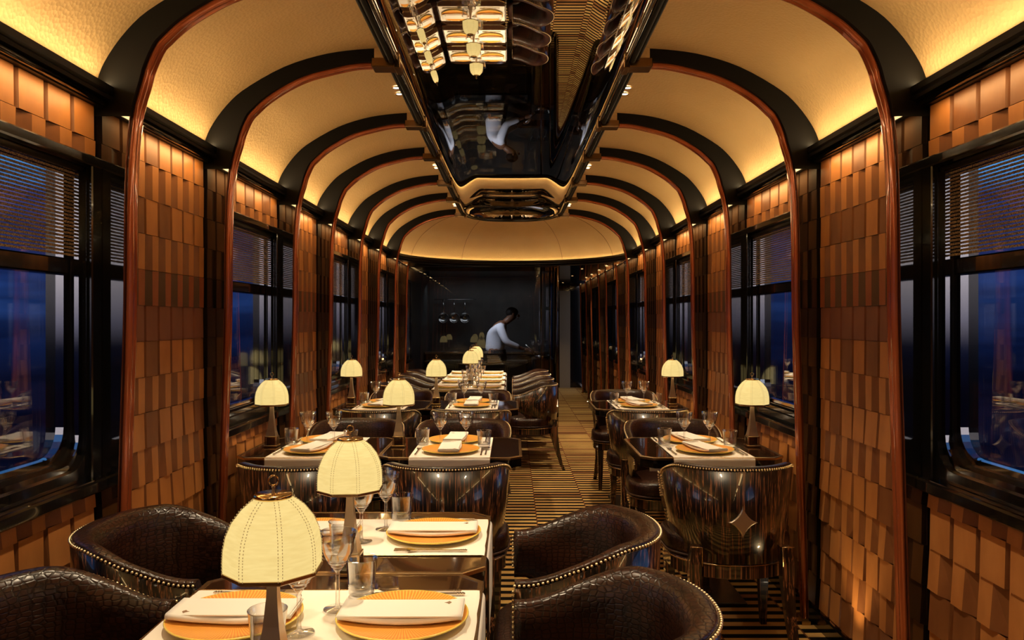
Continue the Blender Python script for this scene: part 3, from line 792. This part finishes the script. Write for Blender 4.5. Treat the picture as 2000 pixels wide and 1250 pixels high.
    s_.rings([[(x, yb0+.004, .575+z) for x, z in st], [(x, yb0-.006, .575+z) for x, z in st], [(x*.86, yb0-.0095, .575+z*.86) for x, z in st]], M['star'], False)
    s_.build('star_emblem', root, label='brushed metal four pointed star')
    return root

TW, TD = .67, .634
def table():
    root = empty('dining_table')
    ch = .055
    def poly(o): W, D = TW/2-o, TD/2-.002-o; c = ch-o*.4; return [(-W+c, -D), (W-c, -D), (W, -D+c), (W, D-c), (W-c, D), (-W+c, D), (-W, D-c), (-W, -D+c)]
    t = MB(); t.prism(poly(.013), .742, .749, M['tabletop']); t.build('glass_top', root)
    t = MB(); a, c = poly(0), poly(.014)
    t.rings([[(x, y, .738) for x, y in c], [(x, y, .738) for x, y in a], [(x, y, .748) for x, y in a], [(x, y, .750) for x, y in poly(.002)], [(x, y, .750) for x, y in c], [(x, y, .738) for x, y in c]], M['bronze'], False, None, False, False); t.build('metal_edge', root, label='bronze edge band')
    t = MB(); t.rings([[(x, y, z) for x, y in poly(o)] for o, z in ((.02, .695), (.004, .70), (.004, .736), (.02, .739))], M['black'], False); t.build('apron', root)
    t = MB(); t.rings([[(x*h, y*h, z) for x, y in ((-1, -1), (1, -1), (1, 1), (-1, 1))] for h, z in ((.06, .02), (.045, .05), (.045, .60), (.11, .696))], M['ebony'], False); t.build('pedestal', root)
    t = MB(); t.box((-.19, -.19, 0), (.19, .19, .018), M['blackm'], bev=.004); t.build('base_plate', root)
    return root
def runner(width=.385, hang=.19, L=TD, name='table_runner'):
    def mk():
        root = empty(name)
        b = MB(); prof = []; Lh = L/2; n = 8; r = .02
        path = [(-Lh-.006, .7515-hang)]+[(-Lh-.006+r*(1-math.cos(pi/2*k/n)), .7515-r+r*math.sin(pi/2*k/n)) for k in range(n+1)]
        path = path+[(-y, z) for y, z in reversed(path)]
        W = width/2
        P0 = [[(-W+width*u/8+.0, y, z+.0005*math.sin(u*2.1)) for y, z in path] for u in range(9)]
        b.grid(P0, M['runner']); P1 = [[(x, y*.9985, z-.0012) for x, y, z in row] for row in P0]; b.grid(P1, M['runner'])
        b.build('cloth', root)
        for s in (-1, 1):
            e = MB(); e.tube([(s*W, y, z) for y, z in path], .0012, M['bronze'] if name == 'table_runner' else M['runner'], 4); e.build('hem', root)
        return root
    return mk
def plate():
    b = MB(); b.lathe([(.0, .006), (.05, .006), (.09, .008), (.128, .013), (.1385, .0165)], M['plate'], 64)
    b.lathe([(.1385, .0165), (.1415, .0165), (.142, .0145), (.134, .010)], M['rim'], 64)
    b.lathe([(.134, .010), (.10, .003), (.08, .0), (.0, .0)], M['rim'], 64)
    return b.build('charger_plate')
def napkin():
    root = empty('napkin')
    b = MB(); W = .052; L = .130
    ys_ = [-L+2*L*k/18 for k in range(19)]
    def lay(y):  # drape over the plate rim
        return .0195-.010*max(0, 1-(abs(y)/.122)**2)
    rs = []
    for y in ys_:
        z = lay(y); h = .0065; e = 1-.03*abs(y)/L
        rr = []
        for k in range(9): a = -pi/2+pi*k/8; rr.append((W*e-h+h*math.cos(a)+.002*math.sin(y*40), y, z+h+h*math.sin(a)))
        for k in range(9): a = pi/2+pi*k/8; rr.append((-W*e+h+h*math.cos(a), y, z+h+h*math.sin(a)))
        rs.append(rr)
    b.rings(rs, M['napkin'], True)
    for dx in (.0,):
        b.rings([[(x*.93-.002, y, z) for x, z in ((-W, lay(y)+.0065), (W, lay(y)+.0065), (W, lay(y)+.0095), (-W, lay(y)+.0095))] for y in (-L-.002, L+.002)], M['napkin'], False)
    b.build('folded_linen', root)
    s = MB(); st = []
    for k in range(24):
        a = 2*pi*k/24; st.append((.009*abs(math.cos(a))**2.8*math.copysign(1, math.cos(a)), .010*abs(math.sin(a))**2.8*math.copysign(1, math.sin(a))))
    yq = .098; zt = lay(yq)+.0132
    s.prism([(x+.028, y+.0-.098) for x, y in st], zt, zt+.0005, M['dot']); s.build('star_print', root, label='small printed four pointed star')
    return root
def goblet():
    b = MB(); p = [(.0, 0), (.030, 0), (.033, .0012), (.031, .0025), (.012, .005), (.0055, .009), (.0048, .02), (.0048, .075), (.006, .080), (.0045, .083), (.0055, .088), (.010, .092), (.0115, .0945), (.0105, .096), (.016, .100), (.0175, .1025), (.0165, .104), (.0225, .109), (.024, .1115), (.023, .1130), (.030, .121), (.036, .137), (.0405, .158), (.0425, .180)]
    b.lathe(p, M['glass'], 32)
    b.lathe([(.0425, .180), (.0419, .1806), (.0413, .180), (.0392, .158), (.0348, .1375), (.028, .122), (.018, .110), (.008, .103), (.0, .101)], M['glass'], 32)
    return b.build('wine_goblet')
def tumbler():
    b = MB(); b.lathe([(.0, 0), (.027, 0), (.029, .003), (.0305, .006), (.0295, .009), (.0315, .013), (.0303, .016), (.0323, .020), (.0312, .023), (.0330, .027), (.032, .030), (.0335, .05), (.0375, .083), (.0384, .085)], M['glass'], 32)
    b.lathe([(.0384, .085), (.0376, .0857), (.0368, .085), (.0322, .05), (.0300, .02), (.026, .012), (.0, .010)], M['glass'], 32)
    return b.build('water_tumbler')
def handle(b, y0, y1):
    b.box((-.0035, y0, .001), (.0035, y1, .005), M['nickel'], bev=.001)
    for k in range(3): b.box((-.0042, y0+.004+k*.006, .0008), (.0042, y0+.007+k*.006, .0055), M['nickel'])
def fork():
    b = MB(); handle(b, -.10, .04); b.rings([[(-.0035, .04, .001), (.0035, .04, .001), (.0035, .04, .004), (-.0035, .04, .004)], [(-.011, .058, .0035), (.011, .058, .0035), (.011, .058, .006), (-.011, .058, .006)], [(-.012, .068, .004), (.012, .068, .004), (.012, .068, .0065), (-.012, .068, .0065)]], M['nickel'], False)
    for k in range(4):
        x = -.0098+.0065*k; b.box((x-.0013, .068, .004), (x+.0013, .104, .0065), M['nickel'])
    return b.build('table_fork')
def knife():
    b = MB(); handle(b, -.11, .02); b.prism([(-.005, .02), (.005, .02), (.009, .06), (.007, .10), (-.003, .115), (-.006, .10)], .0015, .0035, M['nickel']); return b.build('table_knife')
def spoon():
    b = MB(); handle(b, -.10, .045); rs = []
    for k in range(9):
        u = k/8; y = .045+.055*u; w = .018*math.sqrt(max(.03, 1-(2*u-1)**2)); d = .004*(1-(2*u-1)**2)
        rs.append([(-w, y, .008), (-w*.5, y, .008-d), (0, y, .008-d*1.3), (w*.5, y, .008-d), (w, y, .008), (w*.5, y, .007-d), (0, y, .0072-d*1.3), (-w*.5, y, .007-d)])
    b.rings(rs, M['nickel'], True); return b.build('table_spoon')
def lamp():
    root = empty('table_lamp')
    b = MB(); b.box((-.034, -.034, 0), (.034, .034, .009), M['bronze'], bev=.0015)
    for sx_ in (-1, 1):
        for sy_ in (-1, 1): b.box((sx_*.026-.003, sy_*.026-.003, .009), (sx_*.026+.003, sy_*.026+.003, .053), M['bronze'])
    b.box((-.022, -.022, .009), (.022, .022, .050), M['tabletop']); b.box((-.029, -.029, .048), (.029, .029, .054), M['bronze'], bev=.001); b.build('base', root)
    b = MB(); b.rings([[(x*h, y*h, z) for x, y in ((-1, -1), (1, -1), (1, 1), (-1, 1))] for h, z in ((.0255, .054), (.021, .075), (.014, .12), (.0095, .17), (.008, .215), (.008, .32))], M['stemm'], False); b.build('stem', root)
    n = 8; ph = .436
    prof = [(.0820, .212), (.0830, .218), (.0835, .235), (.0825, .258), (.0785, .280), (.069, .303), (.053, .324), (.040, .335), (.031, .341)]
    b = MB(); b.lathe(prof, M['shade'], n, None, False, False, True, ph); o = b.build('lamp_shade', root)
    b = MB(); b.lathe([(.080, .2125), (.0825, .2115), (.0855, .2135), (.0855, .219), (.0835, .2195), (.081, .2125)], M['bronze'], n, None, False, False, False, ph); b.build('shade_rim', root, label='bronze band round the shade')
    b = MB()
    for k in range(n):
        a = ph+2*pi*k/n; da = .005
        for sg in (-1, 1):
            pp = [((r+.0008)*math.cos(a)-sg*.0035*math.sin(a), (r+.0008)*math.sin(a)+sg*.0035*math.cos(a), z) for r, z in prof[1:]]
            for i in range(len(pp)-1):
                p, q = Vector(pp[i]), Vector(pp[i+1]); m_ = max(1, int((q-p).length/.0045))
                for j in range(m_): b.tube([p.lerp(q, j/m_), p.lerp(q, (j+.5)/m_)], .0008, M['stitch'], 3, cap=False)
    b.build('stitching', root)
    b = MB(); b.lathe([(.0, .348), (.030, .348), (.033, .346), (.033, .341), (.030, .340)], M['brass'], 24); b.lathe([(.003, .348), (.0025, .356), (.004, .360), (.001, .363)], M['brass'], 12)
    b.tube([(.0085*math.cos(2*pi*k/16), 0, .370+.0085*math.sin(2*pi*k/16)) for k in range(16)], .0018, M['brass'], 6, True); b.build('ring_finial', root, label='brass cap with ring finial')
    light('bulb', 'POINT', (0, 0, .235), LAMP_W, (1.0, .78, .45), root, .02)
    return root

# ------------------------------------------------------------------ table settings
def setting(cx, cy, rz, place_txt, cut=True, tilt=0.0, small=False, prox=.16):
    """rz: direction the diner faces (0 = +y). cx,cy plate centre"""
    c, s = math.cos(rz), math.sin(rz)
    def W(u, v, z=.7535): return (cx+u*c-v*s, cy+u*s+v*c, z)
    place('plate', plate, W(0, 0), rz, 'orange sunburst charger plate at '+place_txt, 'plate', 'sunburst charger plates')
    place('napkin', napkin, W(-.002, .0, .7535), rz+tilt, 'folded ivory napkin at '+place_txt, 'napkin', 'folded napkins on chargers')
    place('goblet', goblet, W(.066, prox), rz, 'stemmed wine goblet at '+place_txt, 'goblet', 'wine goblets', (.98, .98, .965))
    place('tumbler', tumbler, W(.160, prox-.035), rz, 'ringed water tumbler at '+place_txt, 'tumbler', 'water tumblers')
    place('fork', fork, W(-.162, -.01), rz, 'silver fork at '+place_txt, 'fork', 'table forks')
    place('knife', knife, W(.154, -.015), rz, 'silver knife at '+place_txt, 'knife', 'table knives')
    place('spoon', spoon, W(.175, -.015), rz, 'silver spoon at '+place_txt, 'spoon', 'table spoons')
def face_table(x, y, nm, lampx, tiltn, tiltf):
    place('table', table, (x, y, 0), 0, 'dark chamfered table with bronze edge, '+nm, 'table', 'dark glass dining tables')
    place('runner2', runner(), (x, y, 0), 0, 'white linen runner across '+nm, 'table runner', 'white table runners')
    setting(x-.006, y-.155, 0, 'the near side of '+nm, True, tiltn)
    setting(x-.006, y+.158, pi, 'the far side of '+nm, True, tiltf)
    place('lamp', lamp, (lampx, y+.01, .751), .0, 'lit dome shaded lamp on '+nm, 'lamp', 'dome shaded table lamps')
def side_table(x, y, nm, sets=True, dy=.0):
    place('table', table, (x, y, 0), 0, 'dark chamfered table with bronze edge, '+nm, 'table', 'dark glass dining tables', (1.03, 1, 1))
    place('runnerS', runner(.385, .23, TW*1.03, 'table_runner'), (x, y+dy, 0), pi/2, 'white linen runner draped over '+nm, 'table runner', 'white table runners')
    if sets:
        setting(x+.18, y+dy, pi/2, 'the right place of '+nm, prox=.155)
        setting(x-.18, y+dy, -pi/2, 'the left place of '+nm, prox=.155)
TD_, TW_ = TD, TW
sideX = -.415
names = ['the table nearest the camera', 'the second table from the camera']
side_table(sideX, 1.652, names[0]); side_table(sideX, 2.288, names[1], True, .02)
place('table', table, (sideX, 1.016, 0), 0, 'dark table whose edge carries the nearest lamp', 'table', 'dark glass dining tables', (1.03, 1, 1))
for y, t in ((1.335, 'lit dome shaded lamp in front, nearest the camera'), (1.970, 'lit dome shaded lamp between the two nearest tables')):
    place('lamp', lamp, (sideX, y, .751), .0, t, 'lamp', 'dome shaded table lamps')
for q, (y, t) in enumerate(((1.652, names[0]), (2.288, names[1]))):
    place('chair', chair, (.222, y, 0), pi/2, 'dark crocodile leather tub chair on the right of '+t, 'chair', 'barrel back dining chairs')
    place('chair', chair, (-1.052, y, 0), -pi/2, 'dark crocodile leather tub chair on the left of '+t, 'chair', 'barrel back dining chairs')
for r, (y, row) in enumerate(((3.94, 'nearer window row'), (5.90, 'farther window row'))):
    for x, cx, nm, lx, t1, t2 in ((-.975, -.915, 'left', -1.235, -.22, -.18), (-.296, -.285, 'middle', -.582, .0, -.08), (.955, .94, 'right', 1.235, .28, .25)):
        n_ = '%s table of the %s' % (nm, row)
        face_table(x, y, n_, lx, t1, t2)
        place('chair', chair, (cx, y-.60, 0), 0, 'ebony backed tub chair at the near side of '+n_, 'chair', 'barrel back dining chairs')
        place('chair', chair, (cx, y+.60, 0), pi, 'tub chair facing the camera behind the '+n_, 'chair', 'barrel back dining chairs')
ords = ['first', 'second', 'third', 'fourth']
for k in range(4):
    y = 7.36+.64*k; n_ = ords[k]+' table of the far line'
    side_table(sideX, y-.02, n_, True, .02)
    place('chair', chair, (.222, y, 0), pi/2, 'tub chair on the right of the '+n_, 'chair', 'barrel back dining chairs')
    place('chair', chair, (-1.052, y, 0), -pi/2, 'tub chair on the left of the '+n_, 'chair', 'barrel back dining chairs')
    if k < 3: place('lamp', lamp, (sideX, y+.30, .751), .0, 'lit dome shaded lamp behind the %s place settings of the far line' % ords[k], 'lamp', 'dome shaded table lamps')

# ------------------------------------------------------------------ downlights and uplights
def downlight():
    root = empty('ceiling_downlight')
    b = MB(); b.lathe([(.017, .002), (.017, -.003), (.023, -.003), (.023, .002)], M['bronze'], 20); b.build('bezel', root)
    b = MB(); b.lathe([(.0, -.001), (.017, -.001)], M['spotlens'], 16); b.build('lens', root)
    light('beam', 'SPOT', (0, 0, -.01), SPOT_W, (1.0, .80, .52), root, .012, (0, 0, 0), math.radians(84), 1.0)
    return root
k = 0
for y, w_ in ((.2, 'beside the camera'), (2.15, 'above the nearest tables'), (4.15, 'above the nearer window row'), (6.2, 'above the farther window row'), (8.28, 'above the far line of tables')):
    for s, sn in ((-1, 'left'), (1, 'right')):
        for d, dn in ((-.055, 'near'), (.055, 'far')):
            x = s*.617
            o = place('down', downlight, (x, y+d, 2.6385), 0, 'small lit ceiling spotlight %s, %s %s one of its pair' % (w_, sn, dn), 'spotlight', 'ceiling spotlights')
for x, t in ((-.17, 'left inner'), (-.25, 'left outer'), (.17, 'right inner'), (.25, 'right outer')):
    th = math.acos(max(-1, min(1, x/.55)))
    place('down', downlight, (x, 9.28-abs(x)*.25, 2.638), 0, 'small spotlight behind the oval ceiling end, '+t, 'spotlight', 'ceiling spotlights')
for y, t in ((10.85, 'nearest'), (12.6, 'middle'), (14.9, 'farthest')):
    place('down', downlight, (.99, y, 2.118), 0, 'bright corridor ceiling spotlight, %s of three' % t, 'spotlight', 'corridor spotlights')
def uplight():
    root = empty('floor_uplight')
    b = MB(); b.lathe([(.0, .0), (.032, .0), (.032, .006), (.024, .008)], M['bronze'], 20); b.build('bezel', root)
    b = MB(); b.lathe([(.0, .0065), (.024, .0065)], M['spotlens'], 16); b.build('lens', root)
    light('beam', 'SPOT', (0, 0, .02), UP_W, (1.0, .68, .30), root, .015, (pi, 0, 0), math.radians(75), .8)
    return root
for i in range(len(ribsY)-1):
    if not isw(i):
        ym = (ribsY[i]+ribsY[i+1]-.09)/2
        for s, sn in ((-1, 'left'), (1, 'right')):
            if s < 0 and ym > 10: continue
            place('up', uplight, (s*1.30, ym, .002), 0, 'small floor uplight at the foot of the %s tiled panel bay %d metres along' % (sn, round(ym)), 'uplight', 'floor uplights below tiled panels')

# glasses on the kitchen worktop
for x, t in ((.33, 'left'), (.43, 'middle'), (.53, 'right')):
    place('goblet', goblet, (x, 12.3, .901), 0, 'small wine goblet on the kitchen worktop behind the glass, %s of three' % t, 'goblet', 'goblets on the kitchen worktop')
